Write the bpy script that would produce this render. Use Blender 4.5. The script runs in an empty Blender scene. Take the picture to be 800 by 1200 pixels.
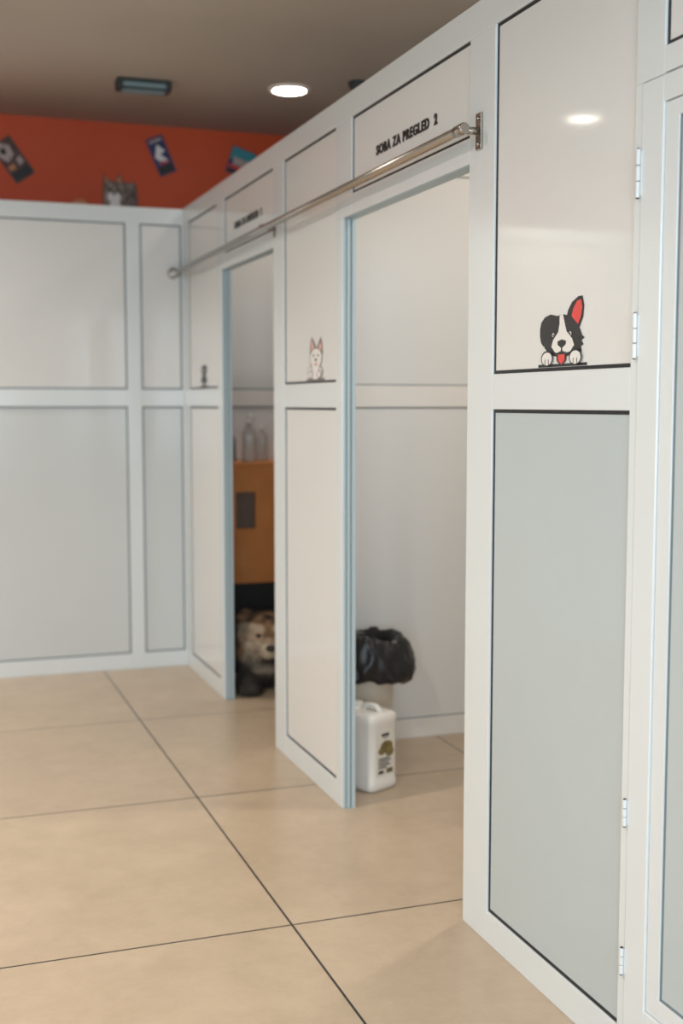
import bpy, bmesh, math, random
from mathutils import Matrix, Vector, noise
random.seed(7)
PI = math.pi
col = bpy.context.scene.collection
scene = bpy.context.scene

# ------------------------------------------------------------------ materials
def mat(name, rgb, rough=0.5, metal=0.0, spec=0.5, var=None, vscale=4.0, bump=0.0, bscale=60.0, coat=0.0, trans=0.0):
    m = bpy.data.materials.new(name); m.use_nodes = True
    nt = m.node_tree; b = nt.nodes['Principled BSDF']
    b.inputs['Base Color'].default_value = (*rgb, 1)
    b.inputs['Roughness'].default_value = rough
    b.inputs['Metallic'].default_value = metal
    b.inputs['Specular IOR Level'].default_value = spec
    b.inputs['Coat Weight'].default_value = coat
    b.inputs['Transmission Weight'].default_value = trans
    tc = nt.nodes.new('ShaderNodeTexCoord')
    if var:
        n = nt.nodes.new('ShaderNodeTexNoise'); n.inputs['Scale'].default_value = vscale; n.inputs['Detail'].default_value = 5
        r = nt.nodes.new('ShaderNodeValToRGB')
        r.color_ramp.elements[0].position = 0.3; r.color_ramp.elements[1].position = 0.7
        r.color_ramp.elements[0].color = (*rgb, 1); r.color_ramp.elements[1].color = (*var, 1)
        nt.links.new(tc.outputs['Object'], n.inputs['Vector']); nt.links.new(n.outputs['Fac'], r.inputs['Fac'])
        nt.links.new(r.outputs['Color'], b.inputs['Base Color'])
    if bump:
        n2 = nt.nodes.new('ShaderNodeTexNoise'); n2.inputs['Scale'].default_value = bscale
        bp = nt.nodes.new('ShaderNodeBump'); bp.inputs['Strength'].default_value = bump; bp.inputs['Distance'].default_value = 0.01
        nt.links.new(tc.outputs['Object'], n2.inputs['Vector']); nt.links.new(n2.outputs['Fac'], bp.inputs['Height'])
        nt.links.new(bp.outputs['Normal'], b.inputs['Normal'])
    return m

M = {}
M['frame'] = mat('white_coated_aluminium', (0.72, 0.765, 0.785), 0.18, var=(0.735, 0.775, 0.795), vscale=3)
M['frame_in'] = mat('white_inner_aluminium', (0.80, 0.78, 0.76), 0.25, var=(0.82, 0.80, 0.775), vscale=3)
M['lining'] = mat('daylight_tinted_lining', (0.30, 0.40, 0.445), 0.35, var=(0.32, 0.42, 0.46), vscale=3)  # cool daylight on the door reveals is put into this blue-grey
M['groove'] = mat('dark_groove', (0.10, 0.14, 0.16), 0.5)
M['ridge'] = mat('daylight_tinted_ridge', (0.46, 0.56, 0.60), 0.3, var=(0.48, 0.58, 0.62), vscale=3)  # jamb ridges, with the same daylight blue put into their colour
M['panel'] = mat('white_laminate', (0.74, 0.745, 0.742), 0.06, spec=0.20, var=(0.755, 0.758, 0.752), vscale=1.5)
M['panel_low'] = mat('pale_grey_laminate', (0.49, 0.555, 0.575), 0.12, spec=0.4, var=(0.51, 0.57, 0.59), vscale=1.5)
M['panel_mid'] = mat('cool_white_laminate', (0.62, 0.65, 0.66), 0.14, spec=0.4, var=(0.64, 0.665, 0.675), vscale=1.5)
M['gasket'] = mat('black_rubber', (0.012, 0.013, 0.016), 0.5)
M['gasket_grey'] = mat('grey_rubber', (0.16, 0.20, 0.22), 0.5)
M['chrome'] = mat('brushed_steel', (0.42, 0.385, 0.35), 0.24, metal=1.0)
M['black'] = mat('black_paint', (0.01, 0.01, 0.012), 0.35)
M['white'] = mat('white_vinyl', (0.82, 0.80, 0.78), 0.35)
M['red'] = mat('red_vinyl', (0.75, 0.06, 0.05), 0.35)
M['pink'] = mat('pink_vinyl', (0.72, 0.40, 0.36), 0.4)
M['browngrey'] = mat('grey_brown_vinyl', (0.20, 0.16, 0.15), 0.5)
M['ceiling'] = mat('ceiling_plaster', (0.44, 0.39, 0.335), 0.9, var=(0.47, 0.415, 0.36), vscale=2, bump=0.1, bscale=40)
M['orange'] = mat('orange_wall_paint', (0.56, 0.068, 0.012), 0.55, var=(0.64, 0.082, 0.015), vscale=1.5)
M['plain'] = mat('plain_wall_paint', (0.55, 0.56, 0.56), 0.8, var=(0.60, 0.60, 0.60), vscale=2)
M['wood'] = mat('orange_beech_laminate', (0.60, 0.21, 0.05), 0.45, var=(0.68, 0.26, 0.07), vscale=6)
M['blackwood'] = mat('black_laminate', (0.010, 0.010, 0.011), 0.6)
M['slot'] = mat('grey_recess', (0.16, 0.11, 0.085), 0.6)
M['canister'] = mat('white_hdpe', (0.80, 0.77, 0.72), 0.38, bump=0.05, bscale=30)
M['label'] = mat('paper_label', (0.70, 0.67, 0.60), 0.5)
M['olive'] = mat('olive_print', (0.11, 0.08, 0.025), 0.5, var=(0.27, 0.21, 0.08), vscale=60)
M['bin'] = mat('cream_bin_plastic', (0.66, 0.60, 0.51), 0.4)
M['bag'] = mat('black_bag_film', (0.010, 0.010, 0.012), 0.36, bump=0.5, bscale=24)
M['clear'] = mat('clear_bottle_plastic', (0.75, 0.74, 0.72), 0.15, trans=0.6)
M['darkbottle'] = mat('grey_bottle_plastic', (0.30, 0.29, 0.27), 0.3)
M['cap'] = mat('white_cap', (0.8, 0.8, 0.78), 0.4)
M['device'] = mat('dark_device_plastic', (0.025, 0.035, 0.038), 0.5)
M['navy'] = mat('navy_print', (0.03, 0.035, 0.13), 0.5)
M['teal'] = mat('teal_print', (0.04, 0.28, 0.33), 0.5)
M['darkbrown'] = mat('dark_brown_print', (0.05, 0.028, 0.022), 0.5, var=(0.12, 0.06, 0.05), vscale=25)
M['tabby'] = mat('grey_tabby_print', (0.11, 0.075, 0.055), 0.6, var=(0.42, 0.34, 0.29), vscale=28)
M['tan'] = mat('tan_print', (0.55, 0.24, 0.10), 0.6)
M['palegrey'] = mat('pale_grey_print', (0.36, 0.29, 0.27), 0.6, var=(0.55, 0.46, 0.43), vscale=30)

def emis(name, rgb, s, base=None):
    m = bpy.data.materials.new(name); m.use_nodes = True
    b = m.node_tree.nodes['Principled BSDF']
    b.inputs['Base Color'].default_value = (*(base or rgb), 1)
    b.inputs['Emission Color'].default_value = (*rgb, 1); b.inputs['Emission Strength'].default_value = s
    return m
M['glow'] = emis('lamp_diffuser', (1.0, 0.92, 0.82), 26.0)
M['pilot'] = emis('bluish_diffuser', (0.35, 0.48, 0.50), 0.10, (.10, .15, .16))

def floor_material():
    m = bpy.data.materials.new('beige_porcelain_tiles'); m.use_nodes = True
    nt = m.node_tree; N = nt.nodes.new; L = nt.links.new; b = nt.nodes['Principled BSDF']
    tc = N('ShaderNodeTexCoord'); sp = N('ShaderNodeSeparateXYZ'); L(tc.outputs['Object'], sp.inputs[0])
    def ma(op, a, bb=None, c=None):
        n = N('ShaderNodeMath'); n.operation = op
        for i, v in enumerate((a, bb, c)):
            if v is None: continue
            if isinstance(v, (int, float)): n.inputs[i].default_value = v
            else: L(v, n.inputs[i])
        return n.outputs[0]
    T = 1.198; g = 0.0036
    def line(out, off):
        t = ma('MODULO', ma('ADD', out, -off + T*20 + T/2), T)
        return ma('LESS_THAN', ma('ABSOLUTE', ma('SUBTRACT', t, T/2)), g)
    lx = line(sp.outputs['X'], 0.993); ly = line(sp.outputs['Y'], 3.209)
    ln = ma('MAXIMUM', lx, ly)
    cx = ma('FLOOR', ma('DIVIDE', ma('ADD', sp.outputs['X'], -0.993 + T*20), T))
    cy = ma('FLOOR', ma('DIVIDE', ma('ADD', sp.outputs['Y'], -3.209 + T*20), T))
    cmb = N('ShaderNodeCombineXYZ'); L(cx, cmb.inputs[0]); L(cy, cmb.inputs[1])
    wn = N('ShaderNodeTexWhiteNoise'); wn.noise_dimensions = '3D'; L(cmb.outputs[0], wn.inputs['Vector'])
    va = N('ShaderNodeVectorMath'); va.operation = 'ADD'; L(tc.outputs['Object'], va.inputs[0]); L(wn.outputs['Color'], va.inputs[1])
    n1 = N('ShaderNodeTexNoise'); n1.inputs['Scale'].default_value = 5.5; n1.inputs['Detail'].default_value = 12; n1.inputs['Roughness'].default_value = 0.78; n1.inputs['Distortion'].default_value = 0.1
    L(va.outputs[0], n1.inputs['Vector'])
    r = N('ShaderNodeValToRGB'); e = r.color_ramp.elements
    e[0].position = 0.25; e[0].color = (0.40, 0.305, 0.212, 1); e[1].position = 0.75; e[1].color = (0.55, 0.435, 0.315, 1)
    L(n1.outputs['Fac'], r.inputs['Fac'])
    mx = N('ShaderNodeMix'); mx.data_type = 'RGBA'; L(ln, mx.inputs['Factor']); L(r.outputs['Color'], mx.inputs['A']); mx.inputs['B'].default_value = (0.03, 0.022, 0.018, 1)
    L(mx.outputs['Result'], b.inputs['Base Color'])
    b.inputs['Roughness'].default_value = 0.30
    bp = N('ShaderNodeBump'); bp.inputs['Strength'].default_value = 0.4; bp.inputs['Distance'].default_value = 0.003
    L(ma('SUBTRACT', 1.0, ln), bp.inputs['Height']); L(bp.outputs['Normal'], b.inputs['Normal'])
    return m
M['floor'] = floor_material()

# ------------------------------------------------------------------ object helpers
def wm(o):
    m = Matrix.Identity(4)
    while o:
        m = o.matrix_basis @ m; o = o.parent
    return m
def link(name, me, mats, parent=None, world=True, smooth=False):
    if not isinstance(mats, (list, tuple)): mats = [mats]
    for x in mats: me.materials.append(x)
    if smooth:
        for p in me.polygons: p.use_smooth = True
    o = bpy.data.objects.new(name, me); col.objects.link(o)
    if parent:
        if world: me.transform(wm(parent).inverted())
        o.parent = parent
    me.update()
    return o
def bm_link(name, bm, mats, parent=None, world=True, smooth=False):
    bmesh.ops.recalc_face_normals(bm, faces=bm.faces[:])
    me = bpy.data.meshes.new(name); bm.to_mesh(me); bm.free()
    return link(name, me, mats, parent, world, smooth)
def add_box(bm, x0, x1, y0, y1, z0, z1, bev=0.0):
    t = bmesh.new(); bmesh.ops.create_cube(t, size=1)
    for v in t.verts:
        v.co = Vector(((x0+x1)/2 + v.co.x*(x1-x0), (y0+y1)/2 + v.co.y*(y1-y0), (z0+z1)/2 + v.co.z*(z1-z0)))
    if bev: bmesh.ops.bevel(t, geom=t.edges[:], offset=bev, segments=2, affect='EDGES', profile=0.5)
    me = bpy.data.meshes.new('tmp'); t.to_mesh(me); t.free()
    bm.from_mesh(me); bpy.data.meshes.remove(me)
def box(name, b, m, parent=None, bev=0.0015, world=True):
    bm = bmesh.new(); add_box(bm, *b, bev=bev); return bm_link(name, bm, m, parent, world)
def lathe_bm(bm, prof, seg=32, mi=0, c=(0, 0, 0), fn=None, close=True):
    rings = []
    for r, z in prof:
        ring = []
        for k in range(seg):
            a = 2*PI*k/seg; p = Vector((c[0]+r*math.cos(a), c[1]+r*math.sin(a), c[2]+z))
            if fn: p = fn(p, a, r, z)
            ring.append(bm.verts.new(p))
        rings.append(ring)
    for i in range(len(rings)-1):
        for k in range(seg):
            f = bm.faces.new((rings[i][k], rings[i][(k+1) % seg], rings[i+1][(k+1) % seg], rings[i+1][k])); f.material_index = mi
    if close:
        for rg in (rings[0], rings[-1]):
            try: f = bm.faces.new(rg); f.material_index = mi
            except Exception: pass
def tube_bm(bm, pts, r, seg=16, mi=0):
    rings = []
    pts = [Vector(p) for p in pts]
    for i, p in enumerate(pts):
        d = (pts[min(i+1, len(pts)-1)] - pts[max(i-1, 0)]).normalized()
        up = Vector((0, 0, 1)) if abs(d.z) < 0.9 else Vector((1, 0, 0))
        s = d.cross(up).normalized(); t = s.cross(d).normalized()
        rr = r[i] if isinstance(r, (list, tuple)) else r
        rings.append([bm.verts.new(p + s*rr*math.cos(2*PI*k/seg) + t*rr*math.sin(2*PI*k/seg)) for k in range(seg)])
    for i in range(len(rings)-1):
        for k in range(seg):
            f = bm.faces.new((rings[i][k], rings[i][(k+1) % seg], rings[i+1][(k+1) % seg], rings[i+1][k])); f.material_index = mi; f.smooth = True
    bm.faces.new(rings[0]).material_index = mi; bm.faces.new(rings[-1]).material_index = mi
def tag(o, label=None, cat=None, group=None, kind=None):
    if label: o['label'] = label
    if cat: o['category'] = cat
    if group: o['group'] = group
    if kind: o['kind'] = kind
    return o
def empty(name, loc=(0, 0, 0), rz=0):
    o = bpy.data.objects.new(name, None); o.location = loc; o.rotation_euler = (0, 0, rz); o.empty_display_size = 0.1
    col.objects.link(o); return o
def struct(o): o['kind'] = 'structure'; return o

# ------------------------------------------------------------------ room shell
XW = 1.465      # face of the cubicle fronts
YB = 6.725      # face of the low partition closing the corridor
TOP = 2.545
CEIL = 3.15
X0, X1, Y0, Y1 = -2.4, 3.5, -2.6, 7.47
struct(box('floor', (X0, X1, Y0, Y1, -0.1, 0.0), M['floor'], bev=0))
struct(box('ceiling', (X0-.1, X1+.1, Y0-.1, Y1+.1, CEIL, CEIL+0.1), M['ceiling'], bev=0))
struct(box('wall_left', (X0-.1, X0, Y0, Y1, -0.1, CEIL), M['plain'], bev=0))
struct(box('wall_right', (X1, X1+.1, Y0, Y1, -0.1, CEIL), M['plain'], bev=0))
struct(box('wall_front', (X0-.1, X1+.1, Y0-.1, Y0, -0.1, CEIL), M['plain'], bev=0))
struct(box('wall_rear', (X0-.1, X1+.1, Y1, Y1+.1, -0.1, CEIL), M['orange'], bev=0))

# ------------------------------------------------------------------ aluminium partitions
D = 0.05
def mapR(a0, a1, d0, d1, z0, z1): return (XW+d0, XW+d1, a0, a1, z0, z1)
def mapY(base):
    return lambda a0, a1, d0, d1, z0, z1: (a0, a1, base+d0, base+d1, z0, z1)
ZB, ZM0, ZM1, ZT = 0.087, 1.465, 1.558, 2.458
def profile(name, mp, a0, a1, z0, z1, parent, d0=0.0, d1=D, m='frame'):
    return box(name, mp(a0, a1, d0, d1, z0, z1), M[m], parent, bev=0.0018)
def panel(mp, a0, a1, z0, z1, parent, g=0.009, gm='gasket', rec=0.007, name='panel', pm='panel', gn=None, gt=None):
    p = box(name, mp(a0+.002, a1-.002, rec, D-rec, z0+.002, z1-.002), M[pm], parent, bev=0)
    bm = bmesh.new()
    e = 0.0012; gn = gn or g; gt = gt or g
    for b in ((a0, a0+gn, z0, z1), (a1-g, a1, z0, z1), (a0+gn, a1-g, z0, z0+gt), (a0+gn, a1-g, z1-gt, z1)):
        add_box(bm, *mp(b[0], b[1], rec-e, D-rec+e, b[2], b[3]))
    bm_link('gasket', bm, M[gm], p)
    return p

# --- long front with three doors
wr = struct(empty('wall_cubicle_front', (XW, 4.0, 0)))
for (a0, a1, z0, z1) in ((6.60, 6.724, 0, TOP-.085), (5.86, 5.945, 0, 2.13), (4.965, 4.815, 0, ZT),
                         (4.105, 4.175, 0, 2.13), (2.925, 3.077, 0, ZT), (1.25, 1.35, 0, ZT), (-.5, -.4, 0, ZT),
                         (5.80, 5.945, 2.13, ZT), (4.012, 4.175, 2.13, ZT), (2.168, 2.27, 2.145, ZT), (2.246, 2.27, 0, 2.145)):
    profile('post', mapR, min(a0, a1), max(a0, a1), z0, z1, wr)
profile('top_rail', mapR, -.5, 6.724, ZT, TOP, wr)
for a0, a1 in ((5.945, 6.60), (4.175, 4.815), (2.27, 2.925), (-.4, 1.25)):
    profile('bottom_rail', mapR, a0, a1, 0, ZB, wr)
    profile('middle_rail', mapR, a0, a1, ZM0, ZM1, wr)
    low = 'panel_low' if a1 < 4 else 'panel'
    panel(mapR, a0, a1, ZB, ZM0, wr, pm=low, gn=.006)
    panel(mapR, a0, a1, ZM1, ZT, wr, gn=.006)
for a0, a1 in ((4.965, 5.80), (3.077, 4.012), (1.35, 2.168)):
    profile('header', mapR, a0, a1, 2.13 if a1 > 3 else 2.147, 2.20, wr)
    panel(mapR, a0, a1, 2.20, ZT, wr, name='transom_panel', gn=.006)

# --- linings of the two open doorways
for n, (a0, a1) in enumerate(((3.077, 4.105), (4.965, 5.86))):
    ds = struct(empty('door_%d' % (n+1), (XW, (a0+a1)/2, 0)))
    for nm, b in (('jamb', (a1-.003, a1, 0, 2.13)), ('jamb', (a0, a0+.003, 0, 2.13)), ('head', (a0+.003, a1-.003, 2.127, 2.13))):
        bm = bmesh.new(); add_box(bm, *mapR(b[0], b[1], .004, D-.002, b[2], b[3]))
        j = bm_link(nm, bm, M['lining'], ds)
        if nm == 'jamb':
            far = b[0] > a0 + .1
            s = -1 if far else 1
            y = a1-.003 if far else a0+.003
            bm = bmesh.new()
            for d0, d1, h in ((.004, .011, .004), (.017, .028, .003), (.034, .048, .005)):
                add_box(bm, XW+d0, XW+d1, min(y, y+s*h), max(y, y+s*h), 0, 2.127, bev=.001)
            bm_link('ridge', bm, M['ridge'], j)
            bm = bmesh.new()
            for d0, d1 in ((.0112, .0132), (.0312, .0338)):
                add_box(bm, XW+d0, XW+d1, min(y, y+s*.0006), max(y, y+s*.0006), 0, 2.127)
            bm_link('groove', bm, M['groove'], j)

# --- hinged door leaf
dr = struct(empty('door_3', (XW, 1.8, 0)))
LF = 0.012
bm = bmesh.new()
for b in ((2.165, 2.2425, LF, 2.143), (1.352, 1.43, LF, 2.143), (1.43, 2.165, 2.09, 2.143), (1.43, 2.165, LF, 0.17)):
    add_box(bm, *mapR(b[0], b[1], -0.002, 0.044, b[2], b[3]), bev=0.002)
bm_link('leaf_frame', bm, M['frame'], dr)
bm = bmesh.new()
for b in ((2.118, 2.163, 0.172, 2.088), (1.43, 1.477, 0.17, 2.09), (1.477, 2.118, 2.055, 2.088), (1.477, 2.118, 0.172, 0.215)):
    add_box(bm, *mapR(b[0], b[1], 0.003, 0.04, b[2], b[3]), bev=0.001)
bm_link('glazing_bead', bm, M['frame'], dr)
panel(mapR, 1.477, 2.118, 0.215, 2.055, dr, g=0.006, rec=0.008, gm='gasket_grey', pm='panel_low')
for z, h in ((1.96, .10), (1.623, .095), (.586, .06), (.249, .06)):
    hg = bmesh.new()
    add_box(hg, XW-.0030, XW-.0005, 2.238, 2.254, z-h*.46, z+h*.46, bev=0.0008)
    for s, e2 in ((-h/2, -h*.17), (-h*.155, h*.155), (h*.17, h/2)):
        lathe_bm(hg, [(.0038, s), (.0048, s+.0015), (.0048, e2-.0015), (.0038, e2)], 14, c=(XW-.0070, 2.245, z))
    ho = bm_link('hinge', hg, M['frame'], dr)
    bm = bmesh.new(); lathe_bm(bm, [(.0036, -h/2-.002), (.0036, h/2+.002)], 12, c=(XW-.0070, 2.245, z)); bm_link('pin', bm, M['black'], ho)
bm = bmesh.new()
add_box(bm, XW-.012, XW-.004, 1.375, 1.405, .93, 1.15, bev=.002)
tube_bm(bm, [(XW-.01, 1.39, 1.06), (XW-.05, 1.39, 1.06), (XW-.055, 1.40, 1.06), (XW-.055, 1.51, 1.06)], .009)
bm_link('handle', bm, M['frame'], dr)

# --- partition closing the corridor, running on behind the first cubicle
mb = mapY(YB)
wb = struct(empty('wall_back', (0.5, YB, 0)))
segs = [(-2.32, -1.3), (-1.22, -.20), (-.13, 1.150), (1.228, 1.457), (1.55, 2.45), (2.53, 3.42)]
posts = [(-2.4, -2.32), (-1.3, -1.22), (-.20, -.13), (1.150, 1.228), (1.457, 1.55), (2.45, 2.53), (3.42, 3.5)]
for a0, a1 in posts: profile('post', mb, a0, a1, 0, ZT, wb)
profile('top_rail', mb, -2.4, 3.5, ZT, TOP, wb)
for a0, a1 in segs:
    fm_ = 'frame' if a1 < 1.5 else 'frame_in'
    profile('bottom_rail', mb, a0, a1, 0, ZB, wb, m=fm_)
    profile('middle_rail', mb, a0, a1, ZM0, ZM1, wb, m=fm_)
    panel(mb, a0, a1, ZB, ZM0, wb, gm='gasket_grey', pm='panel_mid' if a1 < 1.5 else 'panel'); panel(mb, a0, a1, ZM1, ZT, wb, gm='gasket_grey')

# --- dividers between the cubicles
for i, yy in enumerate((4.89, 2.98)):
    md = mapY(yy)
    wd = struct(empty('wall_divider', (2.5, yy, 0)))
    for a0, a1 in ((1.516, 1.57), (3.42, 3.5)): profile('post', md, a0, a1, 0, ZT, wd, m='frame_in')
    profile('top_rail', md, 1.516, 3.5, ZT, TOP, wd, m='frame_in')
    profile('bottom_rail', md, 1.57, 3.42, 0, ZB, wd, m='frame_in'); profile('middle_rail', md, 1.57, 3.42, ZM0, ZM1, wd, m='frame_in')
    panel(md, 1.57, 3.42, ZB, ZM0, wd, g=.005, gm='gasket_grey'); panel(md, 1.57, 3.42, ZM1, ZT, wd, g=.005, gm='gasket_grey')

# ------------------------------------------------------------------ raised lettering
def lettering(text, yl, yr, z, h, label):
    cu = bpy.data.curves.new('t', 'FONT'); cu.body = text; cu.size = 1; cu.extrude = 0.028; cu.offset = 0.036; cu.space_character = 1.18; cu.resolution_u = 4
    to = bpy.data.objects.new('t', cu); col.objects.link(to); bpy.context.view_layer.update()
    me = bpy.data.meshes.new_from_object(to.evaluated_get(bpy.context.evaluated_depsgraph_get()))
    bpy.data.objects.remove(to)
    xs = [v.co.x for v in me.vertices]; ys = [v.co.y for v in me.vertices]
    x0, x1_, y0, y1_ = min(xs), max(xs), min(ys), max(ys)
    W = yl-yr
    for v in me.vertices:
        a = (v.co.x-x0)/(x1_-x0); b = (v.co.y-y0)/(y1_-y0); zz = v.co.z
        v.co = Vector((-zz*0.05, -a*W, b*h))
    bm = bmesh.new(); bm.from_mesh(me); bmesh.ops.remove_doubles(bm, verts=bm.verts[:], dist=1e-6)
    bm.verts.index_update(); bm.faces.index_update(); bm.verts.ensure_lookup_table(); bm.faces.ensure_lookup_table()
    root = empty('sign_lettering', (XW+.007-.0016, yl, z))
    seen = set(); isl = []
    for f in bm.faces:
        if f.index in seen: continue
        st = [f]; seen.add(f.index); grp = []
        while st:
            g = st.pop(); grp.append(g)
            for e in g.edges:
                for k in e.link_faces:
                    if k.index not in seen: seen.add(k.index); st.append(k)
        isl.append(grp)
    isl.sort(key=lambda g: -max(v.co.y for f in g for v in f.verts))
    for g in isl:
        vm = {}; nb = bmesh.new()
        for f in g:
            for v in f.verts:
                if v.index not in vm: vm[v.index] = nb.verts.new(v.co)
            try: nb.faces.new([vm[v.index] for v in f.verts])
            except ValueError: pass
        bm_link('letter', nb, M['black'], root, world=False)
    bm.free()
    return tag(root, label, 'sign')
lettering('SOBA ZA PREGLED  2', 3.79, 3.305, 2.285, 0.033, 'black raised lettering reading SOBA ZA PREGLED 2 above the nearer doorway')
lettering('SOBA ZA PREGLED  1', 5.62, 5.16, 2.290, 0.033, 'black raised lettering reading SOBA ZA PREGLED 1 above the farther doorway')

# ------------------------------------------------------------------ steel rail
rail = empty('curtain_rail', (1.41, 4.9, 2.2))
bm = bmesh.new(); tube_bm(bm, [(1.408, 3.0, 2.203), (1.408, 6.715, 2.195)], 0.0130, 24); bm_link('tube', bm, M['chrome'], rail)
bm = bmesh.new(); tube_bm(bm, [(1.408, 2.985, 2.203), (1.408, 2.988, 2.203), (1.408, 3.035, 2.203), (1.408, 3.038, 2.203)], [.013, .0155, .0155, .013], 24); bm_link('end_cap', bm, M['chrome'], rail)
for y, hh in ((3.01, .048), (4.93, .036)):
    bm = bmesh.new()
    add_box(bm, XW-.007, XW-.0005, y-.016, y+.016, 2.203-hh, 2.203+hh, bev=.0015)
    tube_bm(bm, [(XW-.004, y, 2.203), (1.415, y, 2.203)], .010, 16)
    for s in (-1, 1): tube_bm(bm, [(XW-.012, y, 2.203+s*hh*.7), (XW-.004, y, 2.203+s*hh*.7)], .004, 10)
    tube_bm(bm, [(1.408, y-.012, 2.203), (1.408, y+.012, 2.203)], .0150, 20)
    bm_link('bracket', bm, M['chrome'], rail)
bm = bmesh.new(); tube_bm(bm, [(1.408, 6.700, 2.195), (1.408, 6.704, 2.195), (1.408, 6.724, 2.195)], [.02, .03, .03], 24); bm_link('end_flange', bm, M['chrome'], rail)
tag(rail, 'long round steel rail running along the cubicle fronts above the doorways', 'rail')

# ------------------------------------------------------------------ flat decals
def ell(cx, cy, rx, ry, n=20): return [(cx+rx*math.cos(2*PI*k/n), cy+ry*math.sin(2*PI*k/n)) for k in range(n)]
def decal(name, layers, fn, mats):
    bm = bmesh.new()
    for i, (mi, pts) in enumerate(layers):
        f = bm.faces.new([bm.verts.new(fn(u, v, i)) for u, v in pts]); f.material_index = mi
    me = bpy.data.meshes.new(name); bm.to_mesh(me); bm.free()
    return link(name, me, mats)
DM = [M['black'], M['white'], M['red'], M['pink'], M['browngrey']]
XP = XW + .007
def onwall(u0, v0, y0, z0, su, sv):
    return lambda u, v, i: Vector((XP - .0006 - i*.0002, y0-(u-u0)*su, z0+(v0-v)*sv))
L1 = [(0, [(626, 430), (684, 430), (684, 433.5), (626, 433.5)]),
      (0, [(659, 379), (661.5, 367), (666, 358), (673, 352.5), (678, 352.5), (680, 364), (679, 377), (675, 389), (668, 395), (662, 388)]),
      (2, [(665, 379), (667.5, 366), (672, 357.5), (676.5, 356.5), (677.8, 366), (676.3, 377), (672.5, 387), (668, 387)]),
      (0, [(638, 377), (645, 373), (656, 371), (666, 375), (672, 383), (676, 391), (678, 398), (681, 401), (677.5, 404), (680, 409), (677, 411), (678, 417), (669, 418), (660, 422), (650, 422), (640, 418), (634, 410), (632, 401), (634, 389)]),
      (0, [(648, 372), (641, 369.5), (634, 372), (629.5, 378), (628, 386), (628, 395), (629.5, 403), (632.5, 408), (636, 406), (640, 400), (643, 393), (646, 386), (650, 379)]),
      (1, [(652, 372), (656, 371), (658, 381), (660.5, 392), (667, 401), (669.5, 409), (665, 416), (656, 419), (647, 416), (642.5, 409), (644.5, 401), (650.5, 392), (652, 382)]),
      (0, [(650, 403), (655, 401), (660, 403), (660, 407), (656, 411), (654, 411), (650, 407)]),
      (0, [(654.4, 411), (655.8, 411), (656.2, 415), (662, 417), (656, 418.6), (649, 417), (654, 415)]),
      (0, ell(655, 424, 6, 6.5)),
      (2, [(651, 419), (659, 419), (659, 426), (655, 431), (651, 426)]),
      (1, ell(645, 395, 1.4, 2.4, 12)), (0, ell(645.3, 395.4, .9, 1.6, 10)),
      (1, ell(665.4, 395, 1.4, 2.4, 12)), (0, ell(665.1, 395.4, .9, 1.6, 10))]
for cx in (638, 672):
    L1 += [(0, ell(cx, 423, 7.4, 9.5)), (1, ell(cx, 423.4, 6.2, 7.9)),
           (0, [(cx-2.4, 424), (cx-1.6, 424), (cx-1.8, 431), (cx-2.6, 431)]), (0, [(cx+1.6, 424), (cx+2.4, 424), (cx+2.6, 431), (cx+1.8, 431)])]
d = decal('dog_sticker', L1, onwall(655, 433.5, 2.572, ZM1+.010, .00395, .00197), DM)
tag(d, 'black and white dog sticker with red inner ear and tongue on the nearest panel', 'sticker')
L2 = [(4, [(357, 445.5), (378.5, 445.5), (378.5, 448), (357, 448)]),
      (4, [(361, 417), (361.5, 404), (363.5, 396.5), (366.5, 403), (369, 411), (371.5, 404), (374, 398), (375.8, 406), (376.4, 418)]),
      (3, [(362.4, 414), (362.8, 405), (363.8, 400), (366, 407), (366.5, 413)]), (3, [(371, 413), (372.6, 406), (374, 402), (375, 408), (375, 414)]),
      (4, ell(368.5, 422, 7.6, 12)), (4, ell(367.5, 438, 9.2, 9.5)),
      (1, ell(368.5, 422, 6.9, 11)), (1, ell(367.5, 438, 8.5, 8.6)),
      (0, ell(366, 419, .8, 1.7, 10)), (0, ell(371.4, 419, .8, 1.7, 10)), (0, ell(368.7, 424, 1.2, 1.6, 10)),
      (2, [(368, 427.5), (369.6, 427.5), (369.4, 431), (368.2, 431)]),
      (4, [(363, 430), (363.6, 430), (364.6, 438), (364, 438)]), (4, [(373, 431), (373.6, 431), (372.6, 438), (372, 438)]),
      (4, ell(362.5, 441, 2.9, 4.6)), (1, ell(362.5, 441, 2.3, 3.8)), (4, ell(372.8, 441, 2.9, 4.6)), (1, ell(372.8, 441, 2.3, 3.8))]
d = decal('dog_sticker', L2, onwall(367.5, 448, 4.43, ZM1+.010, .0102, .00325), DM)
tag(d, 'white fluffy dog sticker with pink pointed ears on the panel between the two doorways', 'sticker')
L3 = [(0, [(233.5, 455.5), (242.5, 455.5), (242.5, 457), (233.5, 457)]),
      (0, [(235, 440), (234.9, 434), (236.5, 432), (240, 432), (241.6, 434), (241.4, 440)]), (0, ell(238.2, 439, 3.1, 6)),
      (0, ell(238, 450, 3.6, 6.5)), (4, ell(238.2, 441, 1.5, 2.6)), (1, ell(237, 437, .4, .8, 8)), (1, ell(239.4, 437, .4, .8, 8)),
      (1, ell(236, 454, 1, 1.6, 10)), (1, ell(240, 454, 1, 1.6, 10))]
d = decal('dog_sticker', L3, onwall(238, 457, 6.27, ZM1+.010, .019, .0045), DM)
tag(d, 'small dark dog sticker on the farthest panel near the corner', 'sticker')

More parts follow.
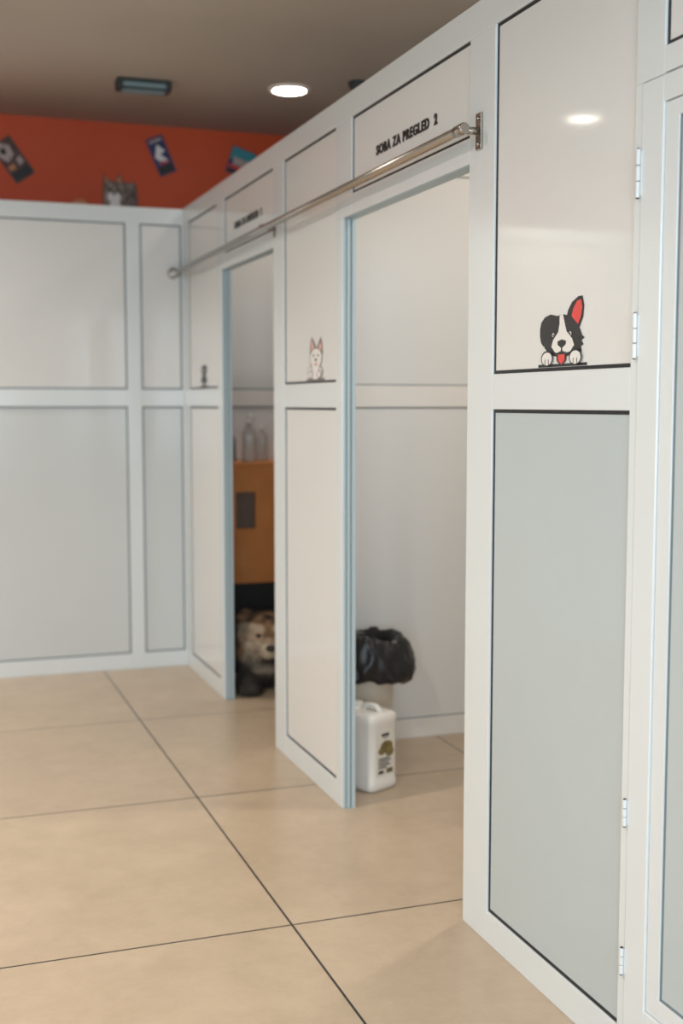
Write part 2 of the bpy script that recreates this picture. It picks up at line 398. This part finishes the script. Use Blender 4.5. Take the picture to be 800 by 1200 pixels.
# ------------------------------------------------------------------ pictures on the orange wall
YP = Y1 - .003
def onrear(cx, cz, ang=0):
    ca, sa = math.cos(ang), math.sin(ang)
    return lambda u, v, i: Vector((cx + u*ca - v*sa, YP - i*.0008, cz + u*sa + v*ca))
PM = [M['darkbrown'], M['palegrey'], M['teal'], M['navy'], M['red'], M['white'], M['tabby'], M['tan'], M['black']]
def rect(x0, x1, y0, y1): return [(x0, y0), (x1, y0), (x1, y1), (x0, y1)]
p = decal('picture', [(0, rect(-.066, .066, -.125, .125)), (1, [(-.055, .10), (-.01, .115), (.03, .08), (.02, .02), (-.03, .0), (-.055, .04)]), (8, ell(-.02, .065, .016, .02, 12)), (7, rect(-.05, -.01, -.05, -.02)),
                      (8, rect(-.055, .055, -.115, -.065)), (1, [(.01, -.05), (.05, -.04), (.045, .0), (.015, -.01)])], onrear(.63, 2.895, .62), PM)
tag(p, 'tilted dark brown picture at the left end of the orange wall', 'picture')
p = decal('picture', [(3, rect(-.055, .055, -.115, .115)), (5, [(-.04, .0), (.0, .07), (.035, .02), (.0, .01), (.03, -.04), (-.02, -.03)]), (8, rect(-.045, .045, -.105, -.06)),
                      (4, rect(-.03, .03, -.05, -.04)), (1, rect(-.04, .04, .085, .10))], onrear(1.50, 2.975, .40), PM)
tag(p, 'tilted navy blue picture with white shape on the orange wall', 'picture')
p = decal('picture', [(3, rect(-.08, .08, -.085, .085)), (2, rect(-.075, .075, .0, .08)), (1, rect(-.05, .05, -.025, .02)), (4, rect(-.07, .05, -.05, -.03)),
                      (8, rect(-.07, .07, -.08, -.055))], onrear(2.0, 2.965, -.3), PM)
tag(p, 'teal and navy picture at the right end of the orange wall', 'picture')
cat = [(-.10, -.22), (-.105, -.02), (-.10, .05), (-.095, .105), (-.065, .065), (-.03, .06), (-.005, .11), (.02, .06), (.06, .055), (.085, .07), (.10, .03), (.105, -.05), (.10, -.22)]
LC = [(0, cat), (6, [(x*.93, y*.93-.004) for x, y in cat]), (7, [(-.092, .05), (-.09, .09), (-.07, .06)]), (7, [(-.026, .058), (-.006, .095), (.008, .055)]),
      (5, ell(-.055, -.032, .022, .024)), (5, ell(-.020, -.032, .022, .024)), (5, [(-.068, -.2), (.0, -.2), (-.005, -.05), (-.06, -.05)]),
      (8, ell(-.062, .012, .010, .011, 10)), (8, ell(-.014, .012, .010, .011, 10)), (0, [(-.047, -.012), (-.027, -.012), (-.037, -.026)])]
for k in range(4): LC.append((0, [(.025+k*.018, .045-k*.012), (.034+k*.018, .045-k*.012), (.040+k*.017, -.08), (.034+k*.017, -.08)]))
for k in (-1, 0, 1): LC.append((0, [(-.038+k*.012, .055), (-.034+k*.012, .055), (-.035+k*.009, .03), (-.038+k*.009, .03)]))
p = decal('cat_picture', LC, onrear(1.25, 2.745), PM)
tag(p, 'grey tabby cat cut-out with pointed ears rising above the white partition', 'picture')
p = decal('cat_picture', [(7, [(-.06, -.2), (-.055, .0), (-.03, .03), (.02, .035), (.05, .01), (.055, -.2)]), (4, [(-.04, -.2), (-.035, -.01), (.0, .015), (.03, -.01), (.035, -.2)])], onrear(1.01, 2.655), PM)
tag(p, 'small orange rounded cut-out barely showing over the white partition', 'picture')

# ------------------------------------------------------------------ ceiling fittings
def lamp(x, y, power, colr=(1.0, .91, .80), spread=150):
    l = bpy.data.lights.new('downlight_lamp', 'AREA'); l.shape = 'DISK'; l.size = .17; l.energy = power; l.color = colr; l.spread = math.radians(spread)
    o = bpy.data.objects.new('downlight_lamp', l); o.location = (x, y, CEIL-.012); col.objects.link(o)
def downlight(x, y, label):
    r = empty('ceiling_light', (x, y, CEIL)); c3 = (x, y, CEIL)
    bm = bmesh.new(); lathe_bm(bm, [(.088, -.001), (.09, -.012), (.108, -.010), (.112, -.001)], 40, c=c3, close=False); bm_link('rim', bm, M['white'], r, smooth=True)
    bm = bmesh.new(); lathe_bm(bm, [(.001, -.009), (.088, -.009), (.0885, -.002)], 40, c=c3); bm_link('diffuser', bm, M['glow'], r)
    return tag(r, label, 'ceiling light')
downlight(1.976, 6.377, 'round glowing recessed ceiling light above the farther cubicle')
downlight(-.845, 6.42, 'round ceiling light over the corridor, seen only mirrored in the nearest panel')
lamp(1.976, 6.377, 2.5, spread=100)
lamp(-.845, 6.42, 33, spread=138); lamp(-.845, 3.6, 51); lamp(-.845, .8, 51)
lamp(2.5, 3.75, 20, spread=165)

em = empty('emergency_light', (1.21, 6.47, CEIL))
bm = bmesh.new(); add_box(bm, 1.07, 1.35, 6.42, 6.52, CEIL-.055, CEIL-.001, bev=.006); bm_link('housing', bm, M['device'], em)
bm = bmesh.new(); add_box(bm, 1.10, 1.32, 6.412, 6.421, CEIL-.045, CEIL-.022, bev=.003); add_box(bm, 1.10, 1.32, 6.43, 6.51, CEIL-.060, CEIL-.054, bev=.003); bm_link('diffuser', bm, M['pilot'], em)
tag(em, 'dark rectangular emergency light with bluish diffuser on the ceiling', 'emergency light')
bm = bmesh.new(); lathe_bm(bm, [(.001, -.05), (.03, -.046), (.045, -.03), (.05, -.012), (.052, -.001)], 28, c=(2.27, 6.12, CEIL))
tag(bm_link('smoke_detector', bm, M['device'], smooth=True), 'small dark dome on the ceiling just over the cubicle front top edge', 'detector')

# ------------------------------------------------------------------ canister in the nearer doorway
cn = empty('jerrycan', (1.650, 4.335, 0), math.radians(25))
def rrect(wx, wy, r, z, cx=0, cy=0, n=5):
    pts = []
    for sx, sy, a0 in ((1, 1, 0), (-1, 1, PI/2), (-1, -1, PI), (1, -1, 3*PI/2)):
        for k in range(n+1):
            a = a0 + PI/2*k/n
            pts.append(Vector((cx+sx*(wx/2-r)+r*math.cos(a), cy+sy*(wy/2-r)+r*math.sin(a), z)))
    return pts
def loft(bm, rings):
    R = [[bm.verts.new(p) for p in ring] for ring in rings]
    n = len(R[0])
    for i in range(len(R)-1):
        for k in range(n): bm.faces.new((R[i][k], R[i][(k+1) % n], R[i+1][(k+1) % n], R[i+1][k])).smooth = True
    bm.faces.new(R[0]); bm.faces.new(R[-1])
bm = bmesh.new()
WX, WY = .150, .19
loft(bm, [rrect(WX-.02, WY-.02, .02, 0), rrect(WX-.004, WY-.004, .022, .006), rrect(WX, WY, .022, .016), rrect(WX, WY, .022, .035), rrect(WX-.005, WY-.005, .022, .041),
          rrect(WX-.005, WY-.005, .022, .258), rrect(WX, WY, .022, .264), rrect(WX, WY, .022, .284), rrect(WX-.006, WY-.006, .022, .294), rrect(WX-.03, WY-.03, .03, .302), rrect(WX-.07, WY-.07, .03, .303)])
bm_link('body', bm, M['canister'], cn, world=False)
bm = bmesh.new(); tube_bm(bm, [(0, -.072, .290), (0, -.064, .310), (0, -.048, .320), (0, -.02, .322), (0, .003, .317), (0, .016, .294)], [.015, .012, .0105, .0105, .012, .015], 14)
bm_link('handle', bm, M['canister'], cn, world=False)
bm = bmesh.new(); lathe_bm(bm, [(.026, .292), (.026, .304), (.024, .306), (.024, .319), (.021, .323), (.001, .324)], 28, c=(0, .055, 0))
bm_link('cap', bm, M['canister'], cn, world=False, smooth=False)
yl = -WY/2 + .0025 - .0008
bm = bmesh.new()
def q(x0, x1, z0, z1, mi, k):
    f = bm.faces.new([bm.verts.new((x, yl-k*.0004, z)) for x, z in ((x0, z0), (x1, z0), (x1, z1), (x0, z1))]); f.material_index = mi
def pl(pts, mi, k):
    f = bm.faces.new([bm.verts.new((x, yl-k*.0004, z)) for x, z in pts]); f.material_index = mi
q(-.046, .050, .06, .235, 0, 0)
q(-.018, .024, .212, .223, 1, 1); q(-.010, .018, .204, .2075, 1, 1)
pl(ell(.010, .172, .034, .022), 2, 1); pl(ell(.026, .150, .024, .020), 2, 2); pl(ell(-.016, .156, .020, .015), 2, 1)
for i, (w) in enumerate((.060, .068, .055, .064, .045)): q(-.034, -.034+w, .124-i*.009, .1290-i*.009, 1, 1)
q(-.034, -.006, .068, .080, 1, 1); q(.010, .044, .066, .084, 2, 1)
me = bpy.data.meshes.new('label'); bm.to_mesh(me); bm.free()
link('label', me, [M['label'], M['black'], M['olive']], cn, world=False)
tag(cn, 'white plastic jerrycan with olive printed label on the floor in the nearer doorway', 'canister')

# ------------------------------------------------------------------ bin and bag
BX, BY = 1.765, 4.655
bn = empty('trash_bin', (BX, BY, 0))
bm = bmesh.new()
lathe_bm(bm, [(.095, 0), (.102, .004), (.104, .02), (.101, .024), (.122, .48), (.130, .487), (.131, .50), (.126, .502), (.118, .495), (.098, .03), (.001, .028)], 40, c=(BX, BY, 0))
bm_link('body', bm, M['bin'], bn, smooth=True)
tag(bn, 'cream round waste bin standing behind the white jerrycan', 'bin')
def crumple(p, a, r, z):
    hem = max(0.0, min(1.0, (.535-z)/.13)) if r > .128 else 0
    f1 = noise.noise(Vector((math.cos(a)*1.6+1, math.sin(a)*1.6, z*5.0)))
    f2 = noise.noise(Vector((math.cos(a)*2.8, math.sin(a)*2.8+4, z*14)))
    f3 = noise.noise(Vector((math.cos(a)*7, math.sin(a)*7, z*30)))
    side = max(0, math.cos(a+.15))
    rr = r + hem*(f1*.03 + abs(f2)*-.03 + .008 + side*.034) + f3*.010*(1 if r > .128 else .4)
    zz = z + f3*.010 + f1*.012 + f2*.012 + hem*(f1*.03) - hem*side*.012
    return Vector((BX+rr*math.cos(a), BY+rr*math.sin(a), zz))
bm = bmesh.new()
lathe_bm(bm, [(.04, .38), (.085, .40), (.104, .44), (.114, .49), (.124, .520), (.134, .532), (.146, .526), (.155, .513), (.163, .495), (.168, .475), (.172, .455), (.175, .435), (.178, .415), (.180, .395), (.177, .378), (.168, .364), (.156, .356), (.146, .356)], 120, fn=crumple, close=False)
o = bm_link('trash_bag', bm, M['bag'], smooth=True)
tag(o, 'crumpled black bin bag folded over the rim of the cream bin', 'bag')

# ------------------------------------------------------------------ cabinet and bottles in the farther cubicle
cb = empty('cabinet', (1.95, 6.57, 0))
bm = bmesh.new(); add_box(bm, 1.54, 2.40, 6.43, 6.715, .0, .50, bev=.002); bm_link('base_unit', bm, M['blackwood'], cb)
bm = bmesh.new()
CX0, CX1 = 1.675, 1.785
for b in ((1.53, CX0, .50, 1.14), (CX1, 2.41, .50, 1.14), (CX0, CX1, .50, .80), (CX0, CX1, 1.0, 1.14)): add_box(bm, b[0], b[1], 6.41, 6.44, b[2], b[3], bev=.0008)
add_box(bm, 1.53, 2.41, 6.44, 6.715, .50, 1.14)
bm_link('front_board', bm, M['wood'], cb)
box('recess', (CX0+.001, CX1-.001, 6.436, 6.4395, .801, .999), M['slot'], cb, bev=0)
box('top_board', (1.52, 2.42, 6.40, 6.718, 1.14, 1.163), M['wood'], cb)
tag(cb, 'orange wooden cabinet with black lower half inside the farther cubicle', 'cabinet')
def bottle(x, y, h, r, m, label, spray=False):
    b = empty('bottle', (x, y, 1.1635))
    bm = bmesh.new(); c = (x, y, 1.1635)
    lathe_bm(bm, [(r*.9, 0), (r, .005), (r, h*.62), (r*.9, h*.70), (r*.45, h*.80), (r*.36, h*.83), (r*.36, h*.88)], 28, c=c); bm_link('body', bm, m, b, smooth=True)
    bm = bmesh.new(); lathe_bm(bm, [(r*.45, h*.86), (r*.47, h*.87), (r*.44, h*.99), (r*.40, h)], 20, c=c)
    if spray: add_box(bm, x-.012, x+.012, y-.045, y+.02, c[2]+h*.97, c[2]+h*1.08, bev=.004)
    bm_link('cap', bm, M['cap'], b)
    tag(b, label, 'bottle', 'bottles on the wooden cabinet')
bottle(1.775, 6.50, .245, .036, M['clear'], 'tall clear plastic bottle on top of the wooden cabinet', True)
bottle(1.685, 6.53, .175, .024, M['darkbottle'], 'thin grey bottle beside the door post on the wooden cabinet')
bottle(1.865, 6.56, .20, .03, M['clear'], 'shorter pale bottle right of the tall clear one on the wooden cabinet')

# ------------------------------------------------------------------ dog
dg = empty('dog', (1.735, 6.10, 0), math.radians(-8))
S = 1.28
E = [((.06, .05, .12), (.12, .12, .12)), ((.2, .08, .12), (.20, .12, .12)), ((.40, .08, .12), (.14, .13, .12)), ((.40, -.02, .09), (.11, .07, .09)),
     ((.02, -.01, .17), (.115, .10, .11)), ((0, -.08, .225), (.100, .09, .088)), ((.066, -.075, .195), (.052, .055, .062)), ((-.066, -.075, .195), (.052, .055, .062)),
     ((0, -.155, .182), (.040, .065, .036)), ((0, -.140, .212), (.032, .045, .032)), ((.074, -.045, .290), (.034, .018, .036)), ((-.074, -.045, .290), (.034, .018, .036)),
     ((.075, -.09, .04), (.036, .11, .04)), ((-.075, -.09, .04), (.036, .11, .04)), ((.078, -.17, .028), (.036, .045, .028)), ((-.078, -.17, .028), (.036, .045, .028)),
     ((0, -.05, .11), (.10, .07, .08)), ((.48, -.09, .03), (.10, .04, .03)), ((.56, .05, .05), (.09, .06, .045)), ((.60, -.04, .045), (.05, .09, .04))]
bm = bmesh.new()
for c, r in E:
    bmesh.ops.create_icosphere(bm, subdivisions=3, radius=1, matrix=Matrix.Translation(Vector(c)*S) @ Matrix.Diagonal((r[0]*S, r[1]*S, r[2]*S, 1)))
me = bpy.data.meshes.new('tmpdog'); bm.to_mesh(me); bm.free()
to = bpy.data.objects.new('tmpdog', me); col.objects.link(to)
md = to.modifiers.new('r', 'REMESH'); md.mode = 'VOXEL'; md.voxel_size = .01
ms = to.modifiers.new('s', 'SMOOTH'); ms.iterations = 4; ms.factor = .6
bpy.context.view_layer.update()
me2 = bpy.data.meshes.new_from_object(to.evaluated_get(bpy.context.evaluated_depsgraph_get()))
bpy.data.objects.remove(to)
def furcol(pw):
    p = pw/S
    n = noise.noise(p*9); n2 = noise.noise(p*38+Vector((5, 1, 2)))
    grey = Vector((.06, .048, .04)); tan = Vector((.27, .15, .075)); white = Vector((.46, .38, .29)); dark = Vector((.014, .011, .010))  # fur tones darkened for the shade the dog lies in
    c = grey.lerp(tan, min(1, max(0, .35+n*1.2)))
    if p.y < -.01 and p.z > .145:
        ax = abs(p.x)
        if p.z > .280 or ax > .102: c = dark.lerp(tan, .45+n2*.6)
        elif ax < .025 and p.z > .23: c = tan.lerp(dark, .25)
        else: c = tan.lerp(white, .4+n*.5)
        if p.y < -.12 and p.z < .21: c = white
        if ax > .035 and ax < .09 and p.z < .195: c = white.lerp(tan, .25)
        if abs(p.z-.262) < .011 and .018 < ax < .05: c = white.lerp(tan, .3)
    elif p.y < .0 and p.x < .12: c = white.lerp(grey, max(0, min(1, .75+n*1.6)))
    elif p.z > .18: c = dark.lerp(grey, .5)
    if p.z < .08 and p.y < -.05: c = grey.lerp(dark, .35)
    return c*(1+n2*.35)
bm = bmesh.new(); bm.from_mesh(me2); bpy.data.meshes.remove(me2)
cl = bm.loops.layers.float_color.new('fur')
bm.normal_update()
base = [(f.calc_center_median().copy(), f.normal.copy()) for f in bm.faces]
for f in bm.faces:
    f.smooth = True
    for l in f.loops: l[cl] = (*furcol(l.vert.co), 1)
rnd = random.Random(3)
for c, n in base:
    if c.z < .012: continue
    face = c.y < -.12*S and c.z > .14*S
    for _ in range(1 if face else 3):
        t = Vector((rnd.uniform(-1, 1), rnd.uniform(-1, 1), rnd.uniform(-1, 1)))
        s = n.cross(t).normalized()*.0028
        ln = rnd.uniform(.005, .009) if face else rnd.uniform(.016, .040)
        q0 = c + s.cross(n).normalized()*rnd.uniform(-.003, .003)
        tip = q0 + (n*.75 + Vector((0, .35, -.5)) + t*.25)*ln
        tip.z = max(tip.z, .004)
        nf = bm.faces.new((bm.verts.new(q0+s), bm.verts.new(q0-s), bm.verts.new(tip)))
        k = furcol(c)*rnd.uniform(.75, 1.3)
        for l in nf.loops: l[cl] = (*k, 1)
me = bpy.data.meshes.new('body'); bm.to_mesh(me); bm.free()
fm = bpy.data.materials.new('dog_fur'); fm.use_nodes = True
fa = fm.node_tree.nodes.new('ShaderNodeAttribute'); fa.attribute_name = 'fur'
fb = fm.node_tree.nodes['Principled BSDF']; fm.node_tree.links.new(fa.outputs['Color'], fb.inputs['Base Color']); fb.inputs['Roughness'].default_value = .85
link('body', me, fm, dg, world=False)
def ball(name, c, r, m):
    bm = bmesh.new(); bmesh.ops.create_icosphere(bm, subdivisions=3, radius=1, matrix=Matrix.Translation(Vector(c)*S) @ Matrix.Diagonal((r[0]*S, r[1]*S, r[2]*S, 1)))
    return bm_link(name, bm, m, dg, world=False, smooth=True)
EYE = mat('dark_eye', (.02, .01, .006), .1)
ball('eye', (.040, -.157, .237), (.012, .010, .010), EYE); ball('eye', (-.040, -.157, .237), (.012, .010, .010), EYE)
ball('nose', (0, -.216, .196), (.020, .015, .015), EYE)
tag(dg, 'tan, white and grey furry dog lying in the farther doorway, facing the camera', 'dog')

# ------------------------------------------------------------------ daylight from the windows behind the camera
l = bpy.data.lights.new('window_daylight', 'AREA'); l.shape = 'RECTANGLE'; l.size = 3.0; l.size_y = 1.8; l.energy = 175; l.color = (.72, .88, 1.0)
o = bpy.data.objects.new('window_daylight', l); o.location = (-.6, Y0+.05, 1.75); o.rotation_euler = (math.radians(90), 0, 0); col.objects.link(o)
w = bpy.data.worlds.new('World'); scene.world = w; w.use_nodes = True
w.node_tree.nodes['Background'].inputs[0].default_value = (.6, .7, .8, 1); w.node_tree.nodes['Background'].inputs[1].default_value = .4

# ------------------------------------------------------------------ camera
cd = bpy.data.cameras.new('camera'); cam = bpy.data.objects.new('camera', cd); col.objects.link(cam)
cam.location = (0, 0, 1.48); cam.rotation_euler = (math.radians(90-5.08), 0, math.radians(-19.6))
cd.sensor_fit = 'VERTICAL'; cd.sensor_height = 36; cd.sensor_width = 24; cd.lens = 42.84
cd.dof.use_dof = True; cd.dof.focus_distance = 2.95; cd.dof.aperture_fstop = 2.2
scene.camera = cam
scene.view_settings.view_transform = 'Standard'
scene.view_settings.exposure = 0.0
